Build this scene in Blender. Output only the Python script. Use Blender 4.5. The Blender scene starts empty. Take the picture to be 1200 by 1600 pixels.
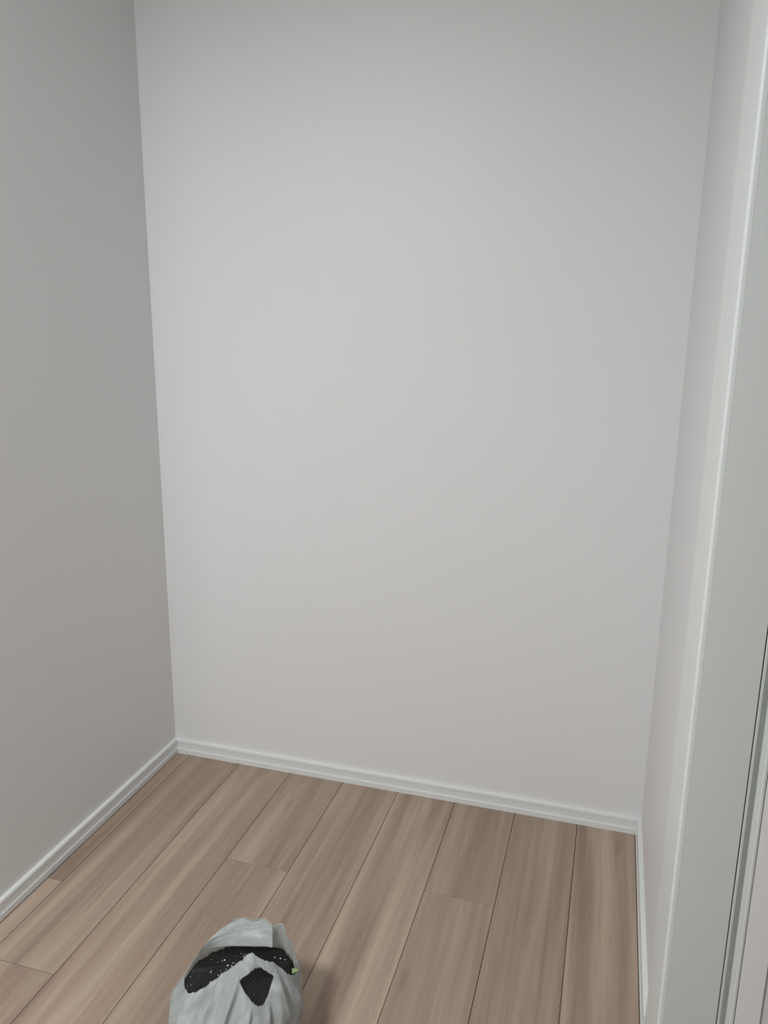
import bpy, bmesh, math, random
from mathutils import Vector, Matrix, noise

random.seed(4)
S = bpy.context.scene
COL = S.collection

# ------------------------------------------------------------------ camera
cam_data = bpy.data.cameras.new('camera')
cam = bpy.data.objects.new('camera', cam_data)
COL.objects.link(cam)
cam_data.sensor_fit = 'AUTO'
cam_data.sensor_width = 36.0
cam_data.lens = 1226.7 / 1600.0 * 36.0
cam_data.clip_start = 0.01
YAW, PITCH, ROLL = 0.2852, 0.2335, 0.0102
fw = Vector((-math.sin(YAW) * math.cos(PITCH), math.cos(YAW) * math.cos(PITCH), -math.sin(PITCH)))
rt = Vector((math.cos(YAW), math.sin(YAW), 0))
up = rt.cross(fw)
r2 = rt * math.cos(ROLL) + up * math.sin(ROLL)
u2 = -rt * math.sin(ROLL) + up * math.cos(ROLL)
M = Matrix.Identity(4)
for i in range(3):
    M[i][0], M[i][1], M[i][2] = r2[i], u2[i], -fw[i]
M.translation = (1.4128, -2.2253, 1.4963)
cam.matrix_world = M
S.camera = cam

# ------------------------------------------------------------------ world, lights, exposure
S.view_settings.view_transform = 'Standard'
S.view_settings.look = 'None'
S.view_settings.gamma = 1.0
S.view_settings.use_curve_mapping = False
S.view_settings.exposure = 0.0

W = bpy.data.worlds.new('world')
S.world = W
W.use_nodes = True
W.node_tree.nodes['Background'].inputs[0].default_value = (0.9, 0.95, 1.0, 1)
W.node_tree.nodes['Background'].inputs[1].default_value = 0.02


def area(name, loc, size, power, color=(1, 1, 1), aim=None):
    d = bpy.data.lights.new(name, 'AREA')
    d.shape = 'RECTANGLE'
    d.size, d.size_y = size
    d.energy = power
    d.color = color
    o = bpy.data.objects.new(name, d)
    o.location = loc
    v = Vector(aim) if aim else Vector((0, 0, -1))
    o.rotation_euler = v.to_track_quat('-Z', 'Y').to_euler()
    COL.objects.link(o)
    return o


COOL = (0.955, 0.985, 1.0)
area('ceiling_lamp_hall', (0.12, -2.4, 2.63), (0.4, 0.4), 60, COOL)
area('niche_fill_light', (0.75, -1.25, 2.63), (0.3, 0.3), 1.6, COOL)  # added weak fill without a fixture, lifts the left wall
area('side_room_fill_light', (2.6, -1.9, 2.55), (0.4, 0.4), 1.0, COOL)  # added fill without a fixture, brightens what shows past the doorway


# ------------------------------------------------------------------ material helpers
def mat(name):
    m = bpy.data.materials.new(name)
    m.use_nodes = True
    nt = m.node_tree
    return m, nt, nt.nodes['Principled BSDF']


def node(nt, t, **kw):
    n = nt.nodes.new(t)
    for k, v in kw.items():
        setattr(n, k, v)
    return n


def paint(name, col, rough=0.6, var=0.02, bump=0.02, scale=3.0, spec=0.3):
    m, nt, b = mat(name)
    tc = node(nt, 'ShaderNodeTexCoord')
    n1 = node(nt, 'ShaderNodeTexNoise')
    n1.inputs['Scale'].default_value = scale
    n1.inputs['Detail'].default_value = 3
    nt.links.new(tc.outputs['Object'], n1.inputs['Vector'])
    mx = node(nt, 'ShaderNodeMix', data_type='RGBA')
    mx.inputs[6].default_value = tuple(c * (1 - var) for c in col) + (1,)
    mx.inputs[7].default_value = tuple(min(1, c * (1 + var)) for c in col) + (1,)
    nt.links.new(n1.outputs['Fac'], mx.inputs[0])
    nt.links.new(mx.outputs[2], b.inputs['Base Color'])
    n2 = node(nt, 'ShaderNodeTexNoise')
    n2.inputs['Scale'].default_value = 260
    n2.inputs['Detail'].default_value = 2
    nt.links.new(tc.outputs['Object'], n2.inputs['Vector'])
    bp = node(nt, 'ShaderNodeBump')
    bp.inputs['Strength'].default_value = bump
    bp.inputs['Distance'].default_value = 0.002
    nt.links.new(n2.outputs['Fac'], bp.inputs['Height'])
    nt.links.new(bp.outputs['Normal'], b.inputs['Normal'])
    b.inputs['Roughness'].default_value = rough
    b.inputs['Specular IOR Level'].default_value = spec
    return m


M_WALL = paint('wall_paint', (0.780, 0.778, 0.777), 0.5, 0.012, spec=0.5)
M_CEIL = paint('ceiling_paint', (0.82, 0.82, 0.81), 0.8)
M_TRIM = paint('trim_lacquer', (0.765, 0.785, 0.775), 0.32, 0.008, 0.01, spec=0.5)
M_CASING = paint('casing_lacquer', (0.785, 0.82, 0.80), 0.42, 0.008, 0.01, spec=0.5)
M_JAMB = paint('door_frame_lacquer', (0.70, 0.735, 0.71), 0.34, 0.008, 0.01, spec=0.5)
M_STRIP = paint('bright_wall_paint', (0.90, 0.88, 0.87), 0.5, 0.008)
M_SUB = paint('dark_underlay', (0.05, 0.042, 0.036), 0.9)


def wood():
    m, nt, b = mat('laminate_oak')
    L = nt.links
    tc = node(nt, 'ShaderNodeTexCoord')
    oi = node(nt, 'ShaderNodeObjectInfo')
    rnd = node(nt, 'ShaderNodeMath', operation='MULTIPLY')
    rnd.inputs[1].default_value = 37.0
    L.new(oi.outputs['Random'], rnd.inputs[0])
    off = node(nt, 'ShaderNodeCombineXYZ')
    L.new(rnd.outputs[0], off.inputs[0])
    L.new(rnd.outputs[0], off.inputs[1])
    add = node(nt, 'ShaderNodeVectorMath', operation='ADD')
    L.new(tc.outputs['Object'], add.inputs[0])
    L.new(off.outputs[0], add.inputs[1])

    def stretched(sx, sy, detail, dist, rough=0.55):
        mp = node(nt, 'ShaderNodeMapping')
        mp.inputs['Scale'].default_value = (sx, sy, 1)
        L.new(add.outputs[0], mp.inputs['Vector'])
        n = node(nt, 'ShaderNodeTexNoise')
        n.inputs['Scale'].default_value = 1.0
        n.inputs['Detail'].default_value = detail
        n.inputs['Roughness'].default_value = rough
        n.inputs['Distortion'].default_value = dist
        L.new(mp.outputs[0], n.inputs['Vector'])
        return n
    broad = stretched(15, 0.75, 2, 0.6)
    fine = stretched(52, 1.5, 4, 0.4)
    hair = stretched(420, 7, 2, 0.1)
    ramp = node(nt, 'ShaderNodeValToRGB')
    e = ramp.color_ramp.elements
    e[0].position, e[0].color = 0.34, (0.272, 0.194, 0.148, 1)
    e[1].position, e[1].color = 0.66, (0.462, 0.357, 0.276, 1)
    k = e.new(0.5)
    k.color = (0.366, 0.274, 0.211, 1)
    s1 = node(nt, 'ShaderNodeMath', operation='MULTIPLY_ADD')
    s1.inputs[1].default_value = 0.28
    L.new(fine.outputs['Fac'], s1.inputs[0])
    s0 = node(nt, 'ShaderNodeMath', operation='MULTIPLY_ADD')
    s0.inputs[1].default_value = 0.72
    s0.inputs[2].default_value = 0.0
    L.new(broad.outputs['Fac'], s0.inputs[0])
    L.new(s0.outputs[0], s1.inputs[2])
    L.new(s1.outputs[0], ramp.inputs[0])
    # fine dark pores
    pr = node(nt, 'ShaderNodeMapRange')
    pr.inputs[1].default_value = 0.35
    pr.inputs[2].default_value = 0.6
    pr.inputs[3].default_value = 0.93
    pr.inputs[4].default_value = 1.03
    L.new(hair.outputs['Fac'], pr.inputs[0])
    # a few knots, stretched along the board
    mp = node(nt, 'ShaderNodeMapping')
    mp.inputs['Scale'].default_value = (7.5, 1.7, 1)
    L.new(add.outputs[0], mp.inputs['Vector'])
    vo = node(nt, 'ShaderNodeTexVoronoi')
    vo.inputs['Scale'].default_value = 1.0
    L.new(mp.outputs[0], vo.inputs['Vector'])
    kr = node(nt, 'ShaderNodeMapRange')
    kr.inputs[1].default_value = 0.02
    kr.inputs[2].default_value = 0.10
    kr.inputs[3].default_value = 0.78
    kr.inputs[4].default_value = 1.0
    L.new(vo.outputs['Distance'], kr.inputs[0])
    pm = node(nt, 'ShaderNodeMath', operation='MULTIPLY')
    L.new(pr.outputs[0], pm.inputs[0])
    L.new(kr.outputs[0], pm.inputs[1])
    # tone of the single board
    tone = node(nt, 'ShaderNodeMapRange')
    tone.inputs[3].default_value = 0.94
    tone.inputs[4].default_value = 1.06
    L.new(oi.outputs['Random'], tone.inputs[0])
    pm2 = node(nt, 'ShaderNodeMath', operation='MULTIPLY')
    L.new(pm.outputs[0], pm2.inputs[0])
    L.new(tone.outputs[0], pm2.inputs[1])
    vm = node(nt, 'ShaderNodeVectorMath', operation='SCALE')
    L.new(ramp.outputs[0], vm.inputs[0])
    L.new(pm2.outputs[0], vm.inputs['Scale'])
    L.new(vm.outputs[0], b.inputs['Base Color'])
    b.inputs['Roughness'].default_value = 0.48
    b.inputs['Specular IOR Level'].default_value = 0.35
    bp = node(nt, 'ShaderNodeBump')
    bp.inputs['Strength'].default_value = 0.06
    bp.inputs['Distance'].default_value = 0.001
    L.new(hair.outputs['Fac'], bp.inputs['Height'])
    L.new(bp.outputs['Normal'], b.inputs['Normal'])
    return m


M_WOOD = wood()


def bag_plastic():
    m, nt, b = mat('white_bag_film')
    L = nt.links
    out = nt.nodes['Material Output']
    b.inputs['Base Color'].default_value = (0.61, 0.64, 0.63, 1)
    b.inputs['Roughness'].default_value = 0.40
    b.inputs['Specular IOR Level'].default_value = 0.45
    tr = node(nt, 'ShaderNodeBsdfTranslucent')
    tr.inputs['Color'].default_value = (0.70, 0.73, 0.70, 1)
    m1 = node(nt, 'ShaderNodeMixShader')
    m1.inputs[0].default_value = 0.36
    L.new(b.outputs[0], m1.inputs[1])
    L.new(tr.outputs[0], m1.inputs[2])
    tp = node(nt, 'ShaderNodeBsdfTransparent')
    m2 = node(nt, 'ShaderNodeMixShader')
    m2.inputs[0].default_value = 0.22
    tcl = node(nt, 'ShaderNodeTexCoord')
    cl = node(nt, 'ShaderNodeTexNoise')            # cloudy film: thinner and thicker patches
    cl.inputs['Scale'].default_value = 11
    cl.inputs['Detail'].default_value = 2
    cl.inputs['Distortion'].default_value = 1.2
    L.new(tcl.outputs['Object'], cl.inputs['Vector'])
    cr = node(nt, 'ShaderNodeMapRange')
    cr.inputs[1].default_value = 0.38
    cr.inputs[2].default_value = 0.62
    cr.inputs[3].default_value = 0.08
    cr.inputs[4].default_value = 0.50
    L.new(cl.outputs['Fac'], cr.inputs[0])
    L.new(cr.outputs[0], m2.inputs[0])
    L.new(m1.outputs[0], m2.inputs[1])
    L.new(tp.outputs[0], m2.inputs[2])
    L.new(m2.outputs[0], out.inputs['Surface'])
    tc = node(nt, 'ShaderNodeTexCoord')
    n = node(nt, 'ShaderNodeTexNoise')
    n.inputs['Scale'].default_value = 20
    n.inputs['Detail'].default_value = 3
    n.inputs['Distortion'].default_value = 0.8
    L.new(tc.outputs['Object'], n.inputs['Vector'])
    bp = node(nt, 'ShaderNodeBump')
    bp.inputs['Strength'].default_value = 0.4
    bp.inputs['Distance'].default_value = 0.010
    L.new(n.outputs['Fac'], bp.inputs['Height'])
    L.new(bp.outputs['Normal'], b.inputs['Normal'])
    L.new(bp.outputs['Normal'], tr.inputs['Normal'])
    return m


def flat(name, col, rough):
    m, nt, b = mat(name)
    tc = node(nt, 'ShaderNodeTexCoord')
    n = node(nt, 'ShaderNodeTexNoise')
    n.inputs['Scale'].default_value = 60
    nt.links.new(tc.outputs['Object'], n.inputs['Vector'])
    mx = node(nt, 'ShaderNodeMix', data_type='RGBA')
    mx.inputs[6].default_value = tuple(c * 0.8 for c in col) + (1,)
    mx.inputs[7].default_value = tuple(min(1, c * 1.2) for c in col) + (1,)
    nt.links.new(n.outputs['Fac'], mx.inputs[0])
    nt.links.new(mx.outputs[2], b.inputs['Base Color'])
    b.inputs['Roughness'].default_value = rough
    return m


M_BAG = bag_plastic()
M_BLACK = flat('black_plastic', (0.010, 0.010, 0.009), 0.5)
M_BLACK.node_tree.nodes['Principled BSDF'].inputs['Specular IOR Level'].default_value = 0.3
M_CRUMB = flat('white_crumb', (0.8, 0.8, 0.78), 0.5)
M_LEAF = flat('pale_green', (0.27, 0.36, 0.15), 0.5)


# ------------------------------------------------------------------ mesh helpers
def mesh_obj(name, bm, m, parent=None, smooth=False):
    me = bpy.data.meshes.new(name)
    bmesh.ops.recalc_face_normals(bm, faces=bm.faces)
    bm.to_mesh(me)
    bm.free()
    me.materials.append(m)
    if smooth:
        for p in me.polygons:
            p.use_smooth = True
    o = bpy.data.objects.new(name, me)
    COL.objects.link(o)
    if parent:
        o.parent = parent
    return o


def box(bm, lo, hi):
    vs = [bm.verts.new((x, y, z)) for x in (lo[0], hi[0]) for y in (lo[1], hi[1]) for z in (lo[2], hi[2])]
    for f in ((0, 1, 3, 2), (4, 6, 7, 5), (0, 4, 5, 1), (2, 3, 7, 6), (0, 2, 6, 4), (1, 5, 7, 3)):
        bm.faces.new([vs[i] for i in f])


def boxes(name, lst, m, parent=None):
    bm = bmesh.new()
    for lo, hi in lst:
        box(bm, lo, hi)
    return mesh_obj(name, bm, m, parent)


def structure(o, label=None):
    o['kind'] = 'structure'
    if label:
        o['label'] = label
    return o


def loft(name, rings, m, parent=None):
    """closed rings of equal length joined in order, ends capped"""
    bm = bmesh.new()
    vr = [[bm.verts.new(p) for p in r] for r in rings]
    n = len(vr[0])
    for a, b in zip(vr, vr[1:]):
        for i in range(n):
            bm.faces.new((a[i], a[(i + 1) % n], b[(i + 1) % n], b[i]))
    bm.faces.new(vr[0])
    bm.faces.new(list(reversed(vr[-1])))
    return mesh_obj(name, bm, m, parent)


# ------------------------------------------------------------------ room shell
T = 0.014                       # baseboard depth
XL, XR, YB = -T, 1.5648 + T, T  # wall faces
HC = 2.67
YN = -4.0
DF, DN, DH = -0.950, -1.80, 2.06  # side doorway: far jamb face, near jamb, head

structure(boxes('wall_back', [((XL - .1, YB, -.05), (XR + .1, YB + .1, HC + .1))], M_WALL),
          'plain off-white painted wall at the end of the room')
YL, XH = -1.75, -2.5            # the left wall ends here and the hall opens to the left
structure(boxes('wall_left', [((XL - .1, YL, -.05), (XL, YB, HC + .1))], M_WALL),
          'plain off-white painted wall along the left side')
structure(boxes('wall_right', [((XR, DF + .012, -.05), (XR + .085, YB, HC + .1)),
                               ((XR, YN, -.05), (XR + .085, DN, HC + .1)),
                               ((XR, DN, DH), (XR + .085, DF + .012, HC + .1))], M_WALL),
          'off-white wall on the right with a doorway near the camera')
structure(boxes('wall_rear', [((XH - .1, YN - .1, -.05), (XR + .1, YN, HC + .1))], M_WALL))
structure(boxes('wall_hall_front', [((XH, YL, -.05), (XL - .1, YL + .1, HC + .1))], M_WALL))
structure(boxes('wall_hall_left', [((XH - .1, YN, -.05), (XH, YL + .1, HC + .1))], M_WALL))
structure(boxes('ceiling', [((XH - .1, YN - .1, HC), (3.4, YB + .1, HC + .1))], M_CEIL))

# side room seen past the doorway
XS = 1.7335
bm = bmesh.new()
box(bm, (1.6945, DF - .003, -.05), (XS, DF + .10, HC))
structure(mesh_obj('wall_side_return', bm, M_STRIP), 'narrow off-white wall strip beyond the door frame at right edge')
structure(boxes('wall_side_far', [((XS, DF + .001, -.05), (3.3, DF + .10, HC))], M_WALL))
structure(boxes('wall_side_right', [((3.2, -3.0, -.05), (3.3, DF + .02, HC))], M_WALL))
structure(boxes('wall_side_near', [((XR + .085, -3.1, -.05), (3.3, -3.0, HC))], M_WALL))

# ------------------------------------------------------------------ floor: underlay slab with laminate boards as parts
floor = structure(boxes('floor', [((XH, YN, -.06), (3.3, YB, -.009))], M_SUB),
                  'floor of wide pale brown oak laminate boards')
PW_, X0 = 0.192, 0.0494
G = 0.0007
plank_cache = {}


def plank_mesh(w, l):
    key = (round(w, 4), round(l, 4))
    if key in plank_cache:
        return plank_cache[key]
    c = 0.0011
    bm = bmesh.new()
    hx, hy = w / 2 - G, l / 2 - G
    lev = [(hx, hy, -.009), (hx, hy, -c * .8), (hx - c, hy - c, 0)]
    rings = [[bm.verts.new((sx * x, sy * y, z)) for sx, sy in ((-1, -1), (1, -1), (1, 1), (-1, 1))] for x, y, z in lev]
    for a, b in zip(rings, rings[1:]):
        for i in range(4):
            bm.faces.new((a[i], a[(i + 1) % 4], b[(i + 1) % 4], b[i]))
    bm.faces.new(rings[-1])
    me = bpy.data.meshes.new('plank')
    bm.to_mesh(me)
    bm.free()
    me.materials.append(M_WOOD)
    plank_cache[key] = me
    return me


LEN = 1.285
joints = {0: -0.682, 1: -0.957, 2: -1.19, 3: -0.463, 4: -1.06, 5: -1.12, 6: -0.425, 7: -1.02, 8: -0.93}
for k in range(9):
    xa = 0.0005 if k == 0 else X0 + (k - 1) * PW_
    xb = min(X0 + k * PW_, 1.5645)
    if xb - xa < .02:
        continue
    ya, ends = YB - .006, []
    y = joints[k]
    while y > YN:
        ends.append(y)
        y -= LEN
    ends.append(YN)
    for yb in ends:
        o = bpy.data.objects.new('plank', plank_mesh(xb - xa, ya - yb))
        COL.objects.link(o)
        o.location = ((xa + xb) / 2, (ya + yb) / 2, 0)
        o.parent = floor
        ya = yb
structure(boxes('floor_side', [((XR + .086, -3.0, -.009), (3.2, DF, 0))], M_WOOD))
structure(boxes('floor_hall', [((XH, YN, -.009), (0, YL, 0))], M_WOOD))

# ------------------------------------------------------------------ baseboards (moulded profile: depth from wall, height)
PROF = [(0, 0), (.0139, 0), (.0139, .0155), (.0136, .0175), (.0124, .0195), (.0116, .0225), (.0112, .0280), (.0112, .0370),
        (.0115, .0405), (.0118, .0440), (.0115, .0480), (.0103, .0510), (.0080, .0527), (0, .0527)]


def side_base(name, x, s, y_end, label):
    rings = [[(x + s * d, YB - .0005 - d, z) for d, z in PROF], [(x + s * d, y_end, z) for d, z in PROF]]
    return structure(loft(name, rings, M_TRIM), label)


CAS_FAR = -0.722
structure(loft('baseboard_back', [[(XL + d + .0002, YB - d, z) for d, z in PROF], [(XR - d - .0002, YB - d, z) for d, z in PROF]], M_TRIM),
          'white moulded baseboard along the end wall')
side_base('baseboard_left', XL, 1, YL, 'white moulded baseboard along the left wall')
side_base('baseboard_right', XR, -1, CAS_FAR, 'short white moulded baseboard along the right wall up to the door frame')

# ------------------------------------------------------------------ door frame: casing, jamb, bead
door = bpy.data.objects.new('door_1', None)
COL.objects.link(door)
door.location = (XR, DF, 0)
structure(door, 'pale grey-white lacquered door frame in the right wall')


def prism(name, pts, z0, z1, m, parent):
    bm = bmesh.new()
    off = Vector(parent.location)
    a = [bm.verts.new(Vector((x, y, z0)) - off) for x, y in pts]
    b = [bm.verts.new(Vector((x, y, z1)) - off) for x, y in pts]
    n = len(a)
    for i in range(n):
        bm.faces.new((a[i], a[(i + 1) % n], b[(i + 1) % n], b[i]))
    bm.faces.new(a)
    bm.faces.new(b)
    return mesh_obj(name, bm, m, parent)


def arc(cx, cy, r, a0, a1, n=6):
    return [(cx + r * math.cos(math.radians(a0 + (a1 - a0) * i / n)), cy + r * math.sin(math.radians(a0 + (a1 - a0) * i / n))) for i in range(n + 1)]


XC = XR - 0.010                       # casing face
cas = [(XR, CAS_FAR), (XR - .0055, CAS_FAR), (XR - .0075, CAS_FAR - .004), (XR - .0075, CAS_FAR - .040),
       (XR - .0066, CAS_FAR - .044), (XR - .0066, CAS_FAR - .052), (XR - .0085, CAS_FAR - .058), (XC, CAS_FAR - .075)]
cas += arc(XC + .005, DF + .005, .005, 180, 270, 10)
cas += [(XR, DF)]
prism('casing', cas, 0, DH + .08, M_CASING, door)
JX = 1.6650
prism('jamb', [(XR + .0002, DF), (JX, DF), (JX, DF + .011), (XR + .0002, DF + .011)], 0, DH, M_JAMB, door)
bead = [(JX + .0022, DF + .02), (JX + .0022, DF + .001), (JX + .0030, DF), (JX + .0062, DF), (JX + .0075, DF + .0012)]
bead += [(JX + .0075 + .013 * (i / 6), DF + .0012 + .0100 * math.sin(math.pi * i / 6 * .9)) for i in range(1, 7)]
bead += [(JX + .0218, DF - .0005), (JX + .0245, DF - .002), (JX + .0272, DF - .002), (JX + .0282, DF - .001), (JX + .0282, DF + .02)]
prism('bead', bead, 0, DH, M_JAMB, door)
prism('gap_seal', [(JX, DF + .0115), (JX + .0300, DF + .0115), (JX + .0300, DF + .03), (JX, DF + .03)], 0, DH, M_SUB, door)

# ------------------------------------------------------------------ white carrier bag
BC = Vector((0.735, -1.03, 0))
AW = Vector((-.4986, .867, 0))     # away from the viewer
RG = Vector((.867, .4986, 0))      # to the right


def L2W(r, a, z):
    return RG * r + AW * a + Vector((0, 0, z))


def cr_closed(keys, u):
    """periodic Catmull-Rom through (angle, value) keys with centred tangents"""
    n = len(keys)
    u %= 360
    for i in range(n):
        a0 = keys[i][0]
        a1 = keys[(i + 1) % n][0] + (360 if i == n - 1 else 0)
        uu = u if u >= keys[0][0] else u + 360
        if a0 <= uu <= a1:
            t = (uu - a0) / (a1 - a0)
            p0, p1, p2, p3 = (Vector(keys[(i + j) % n][1]) for j in (-1, 0, 1, 2))
            return 0.5 * ((2 * p1) + (p2 - p0) * t + (2 * p0 - 5 * p1 + 4 * p2 - p3) * t * t + (3 * p1 - p0 - 3 * p2 + p3) * t ** 3)
    return Vector(keys[0][1])


# rim in (right, away, height), anticlockwise from the right side
RIM = [(2, (.144, .046, .166)), (10, (.145, .054, .190)), (20, (.131, .068, .215)), (32, (.129, .094, .220)), (42, (.112, .101, .221)), (56, (.089, .117, .226)),
       (70, (.065, .124, .219)), (84, (.044, .134, .223)), (100, (.017, .133, .217)), (124, (-.028, .113, .200)), (144, (-.057, .096, .180)), (166, (-.083, .059, .160)),
       (186, (-.078, .024, .157)), (204, (-.052, .014, .165)), (230, (-.009, .020, .188)), (258, (.027, .019, .212)), (280, (.052, .016, .232)),
       (290, (.060, .013, .231)), (300, (.076, .008, .220)), (322, (.106, .008, .200)), (338, (.128, .008, .172)), (350, (.145, .026, .152))]
CX, CY = .020, .030


def bag_point(u, v):
    th = math.radians(u)
    c, s = math.cos(th), math.sin(th)
    sx = .116 if c < 0 else .124
    sy = .105 if s > 0 else .125
    B = Vector((CX + sx * c, CY + sy * s, 0.001))
    mx = .140 if c < 0 else .139
    my = .104 if s > 0 else .128
    Mid = Vector((CX + mx * c, CY + my * s, 0.085))
    R = cr_closed(RIM, u)
    # quadratic Bezier through Mid at v=.45
    t = .45
    Q = (Mid - B * (1 - t) ** 2 - R * t * t) / (2 * t * (1 - t))
    p = B * (1 - v) ** 2 + Q * 2 * v * (1 - v) + R * v * v
    n = Vector((c, s, .25)).normalized()
    w = math.sin(math.pi * min(1, v * .85 + .08))
    q = Vector((c * 2.2, s * 2.2, v * 1.6))
    d = .008 * noise.noise(q * 1.1 + Vector((3, 1, 7)))
    d += .009 * ridge(q * .8 + Vector((1, 9, 2))) + .0035 * ridge(q * 1.9 + Vector((5, 2, 2))) + .0010 * ridge(q * 4.2 + Vector((8, 2, 6)))
    # folds that gather towards the handles
    d += .003 * v * noise.noise(Vector((u * .06, v * .6, 4)))
    p = p + n * d * w
    for (r0, z0), (r1, z1), amp, wd in CREASES if s < -.1 else BACK_CREASES if s > .2 else ():
        dr, dz = r1 - r0, z1 - z0
        ln = math.hypot(dr, dz)
        t = ((p.x - r0) * dr + (p.z - z0) * dz) / ln / ln
        if -.15 < t < 1.15:
            e = ((p.x - r0) * dz - (p.z - z0) * dr) / ln / wd
            fade = min(1, (t + .15) / .3, (1.15 - t) / .3)
            # sharp on one side, soft on the other, as a fold of film lies
            p += n * amp * fade * (math.exp(-e * e * 6) if e < 0 else math.exp(-e * .9))
    # ragged rim
    p.z += .005 * v ** 6 * noise.noise(Vector((u * .10, 0, 9))) + .0025 * v ** 6 * noise.noise(Vector((u * .35, 3, 9)))
    return p


def ridge(q):
    return .35 - abs(noise.noise(q)) * 1.6


# folds of the film seen from the front: (right, height) start, end, depth, width
CREASES = [((.022, .192), (-.040, .090), .018, .013), ((.046, .165), (.012, .085), .010, .014), ((.100, .185), (.120, .110), .013, .018),
           ((.080, .158), (.066, .080), .013, .013), ((-.030, .165), (-.085, .105), .011, .018), ((-.045, .120), (.010, .085), .008, .014)]
BACK_CREASES = [((.112, .225), (.106, .170), -.008, .012), ((.020, .205), (.100, .200), -.004, .010), ((-.02, .17), (.02, .215), -.004, .012)]


HOLE = [(.0270, .1945), (.046, .2065), (.060, .2125), (.072, .2105), (.097, .1925), (.090, .184), (.0815, .172), (.073, .1640), (.062, .1640), (.050, .1720), (.038, .1835)]   # (right, height) of the handle hole


def inside(poly, x, y):
    r = False
    for i in range(len(poly)):
        (x0, y0), (x1, y1) = poly[i], poly[i - 1]
        if (y0 > y) != (y1 > y) and x < (x1 - x0) * (y - y0) / (y1 - y0) + x0:
            r = not r
    return r


bag = bpy.data.objects.new('carrier_bag', None)
COL.objects.link(bag)
bag.location = BC
bag['label'] = 'crumpled white plastic carrier bag sitting open on the laminate floor'
bag['category'] = 'bag'
NU, NV = 300, 110
bm = bmesh.new()
grid = []
for j in range(NV + 1):
    row = []
    for i in range(NU):
        p = bag_point(360 * i / NU, j / NV)
        row.append((p, bm.verts.new(L2W(*p))))
    grid.append(row)
hole_v, keep_v = set(), set()
for j in range(NV):
    for i in range(NU):
        q = [(j, i), (j, (i + 1) % NU), (j + 1, (i + 1) % NU), (j + 1, i)]
        m_ = sum((grid[y][x][0] for y, x in q), Vector()) / 4
        if 200 < 360 * i / NU < 350 and inside(HOLE, m_.x, m_.z):
            hole_v.update(q)
            continue
        keep_v.update(q)
        bm.faces.new([grid[y][x][1] for y, x in q])
for y, x in hole_v & keep_v:                     # draw the ragged cut onto the hole's outline
    p, v = grid[y][x]
    best = None
    for i in range(len(HOLE)):
        (x0, y0), (x1, y1) = HOLE[i], HOLE[i - 1]
        t = max(0, min(1, ((p.x - x0) * (x1 - x0) + (p.z - y0) * (y1 - y0)) / ((x1 - x0) ** 2 + (y1 - y0) ** 2)))
        cx, cy = x0 + t * (x1 - x0), y0 + t * (y1 - y0)
        dd = math.hypot(cx - p.x, cy - p.z)
        if best is None or dd < best[0]:
            best = (dd, cx, cy)
    v.co = L2W(best[1], p.y, best[2])
bm.faces.new([x[1] for x in reversed(grid[0])])
for v in [v for v in bm.verts if not v.link_faces]:
    bm.verts.remove(v)
film = mesh_obj('bag_film', bm, M_BAG, bag, True)
sol = film.modifiers.new('thickness', 'SOLIDIFY')
sol.thickness = 0.0006
sol.offset = 0

# back handle folded forward over the opening
FL_TOP = [(-.034, .108, .196), (-.012, .119, .205), (.016, .129, .214), (.043, .131, .220), (.066, .121, .217), (.086, .115, .222), (.106, .103, .219)]
FL_BOT = [(-.042, .103, .176), (-.022, .106, .179), (.006, .102, .182), (.044, .090, .185), (.075, .079, .187), (.092, .073, .188), (.102, .069, .188)]


def cr_open(pts, t):
    n = len(pts) - 1
    i = min(int(t * n), n - 1)
    f = t * n - i
    P = [Vector(pts[max(0, min(n, i + j))]) for j in (-1, 0, 1, 2)]
    return 0.5 * ((2 * P[1]) + (P[2] - P[0]) * f + (2 * P[0] - 5 * P[1] + 4 * P[2] - P[3]) * f * f + (3 * P[1] - P[0] - 3 * P[2] + P[3]) * f ** 3)


bm = bmesh.new()
NA, NB = 80, 30
rows = []
for j in range(NB + 1):
    row = []
    for i in range(NA + 1):
        s_, t = i / NA, j / NB
        p = cr_open(FL_TOP, s_).lerp(cr_open(FL_BOT, s_), t)
        w = math.sin(math.pi * (.12 + .80 * t))
        fold = math.exp(-((t - .30 - .12 * math.sin(s_ * 5)) / .07) ** 2) * .0035      # fold that runs along the handle
        p.z += w * (.006 + .005 * noise.noise(Vector((s_ * 3.2, t * 2, 5))) + .0015 * noise.noise(Vector((s_ * 9, t * 5, 1)))) + fold
        p.y -= w * .004
        row.append(bm.verts.new(L2W(*p)))
    rows.append(row)
for a, b in zip(rows, rows[1:]):
    for i in range(NA):
        bm.faces.new((a[i], a[i + 1], b[i + 1], b[i]))
flap = mesh_obj('folded_handle', bm, M_BAG, bag, True)
sol = flap.modifiers.new('thickness', 'SOLIDIFY')
sol.thickness = 0.0006
sol.offset = 0

# ------------------------------------------------------------------ black plastic contents
sack = bpy.data.objects.new('black_sack', None)
COL.objects.link(sack)
sack.location = BC + Vector((0, 0, .004))
sack['label'] = 'black plastic sack with white specks inside the white carrier bag'
sack['category'] = 'plastic sack'


_edge = {}


def sack_edge(u):
    """how far up the bag wall the contents reach at this angle"""
    k = round(u % 360, 3)
    if k not in _edge:
        top = min(.160, cr_closed(RIM, u).z - .014)
        v = .3
        while v < .95 and bag_point(u, v).z < top:
            v += .02
        _edge[k] = v
    return _edge[k]


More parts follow.
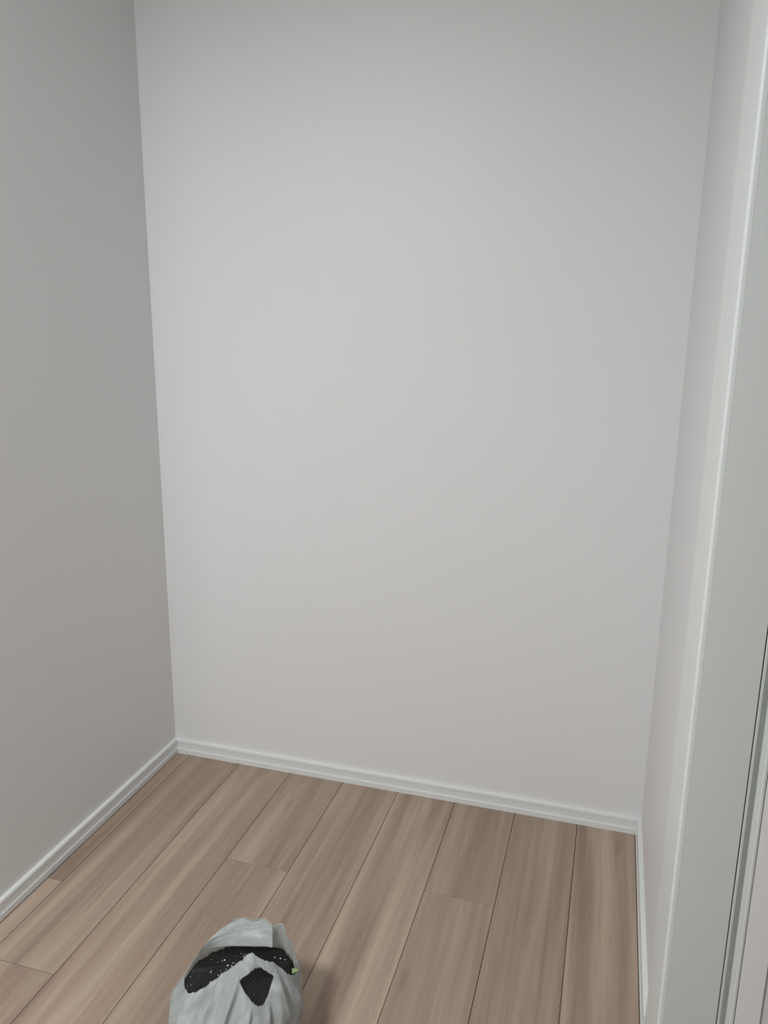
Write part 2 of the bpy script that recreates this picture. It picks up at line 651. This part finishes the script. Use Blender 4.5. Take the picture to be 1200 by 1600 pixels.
def sack_point(u, v):
    ve = sack_edge(u)
    if v < .55:
        p = bag_point(u, .04 + v / .55 * (ve - .04))
        k = .91
        return Vector((CX + (p.x - CX) * k, CY + (p.y - CY) * k, .003 + p.z * .97))
    t = (v - .55) / .45
    e = sack_point(u, .5499)
    ctr = Vector((CX + .012, CY + .022, .172))
    p = e.lerp(ctr, t)
    p.z = e.z + (ctr.z - e.z) * math.sin(t * math.pi / 2)
    w = math.sin(math.pi * min(1, t * .9 + .08))
    p.z += w * (.006 * noise.noise(Vector((p.x * 16, p.y * 16, 3))) - .004 * abs(noise.noise(Vector((p.x * 38, p.y * 38, 8)))))
    return p


bm = bmesh.new()
NU2, NV2 = 96, 60
rows = [[bm.verts.new(L2W(*sack_point(360 * i / NU2, j / NV2))) for i in range(NU2)] for j in range(NV2)]
for j in range(NV2 - 1):
    for i in range(NU2):
        bm.faces.new((rows[j][i], rows[j][(i + 1) % NU2], rows[j + 1][(i + 1) % NU2], rows[j + 1][i]))
bm.faces.new(rows[-1])
bm.faces.new(list(reversed(rows[0])))
mesh_obj('sack_film', bm, M_BLACK, sack, True)
bm = bmesh.new()
rr = random.Random(11)
for k in range(75):
    u, v = rr.uniform(0, 360), rr.uniform(.50, .97)
    p = Vector(L2W(*sack_point(u, v)))
    s = rr.choice((.0006, .0008, .0009, .0012, .0018))
    m_ = Matrix.Translation(p + Vector((0, 0, s * .5))) @ Matrix.Rotation(rr.uniform(0, 6), 4, 'Z') @ Matrix.Diagonal((s * rr.uniform(1, 2), s, s * .6, 1))
    bmesh.ops.create_icosphere(bm, subdivisions=1, radius=1, matrix=m_)
crumbs = mesh_obj('specks', bm, M_CRUMB, sack)
crumbs['kind'] = 'stuff'
crumbs['label'] = 'white specks scattered on the black plastic'

# ------------------------------------------------------------------ green scrap at the right of the bag
bm = bmesh.new()
NL = 9
rows = []
for i in range(NL):
    t = i / (NL - 1)
    w = .0065 * math.sin(math.pi * (.12 + .85 * t)) + .0008
    cpt = Vector((.026 * t, .003 * math.sin(t * 5), .006 * math.sin(t * 3) ))
    rows.append([bm.verts.new(cpt + Vector((0, w * q, -.0025 * (1 - q * q) + (.0012 * math.sin(t * 20 + q)))) ) for q in (-1, -.5, 0, .5, 1)])
for a, b in zip(rows, rows[1:]):
    for i in range(4):
        bm.faces.new((a[i], a[i + 1], b[i + 1], b[i]))
leaf = mesh_obj('leaf_scrap', bm, M_LEAF, None, True)
sol = leaf.modifiers.new('thickness', 'SOLIDIFY')
sol.thickness = .0008
leaf.location = BC + L2W(.139, .026, .154)
leaf.scale = (.62, .62, .62)
leaf.rotation_euler = (0.5, -.35, math.radians(55))
leaf['label'] = 'small pale green leaf scrap caught on the right rim of the white bag'
leaf['category'] = 'leaf'
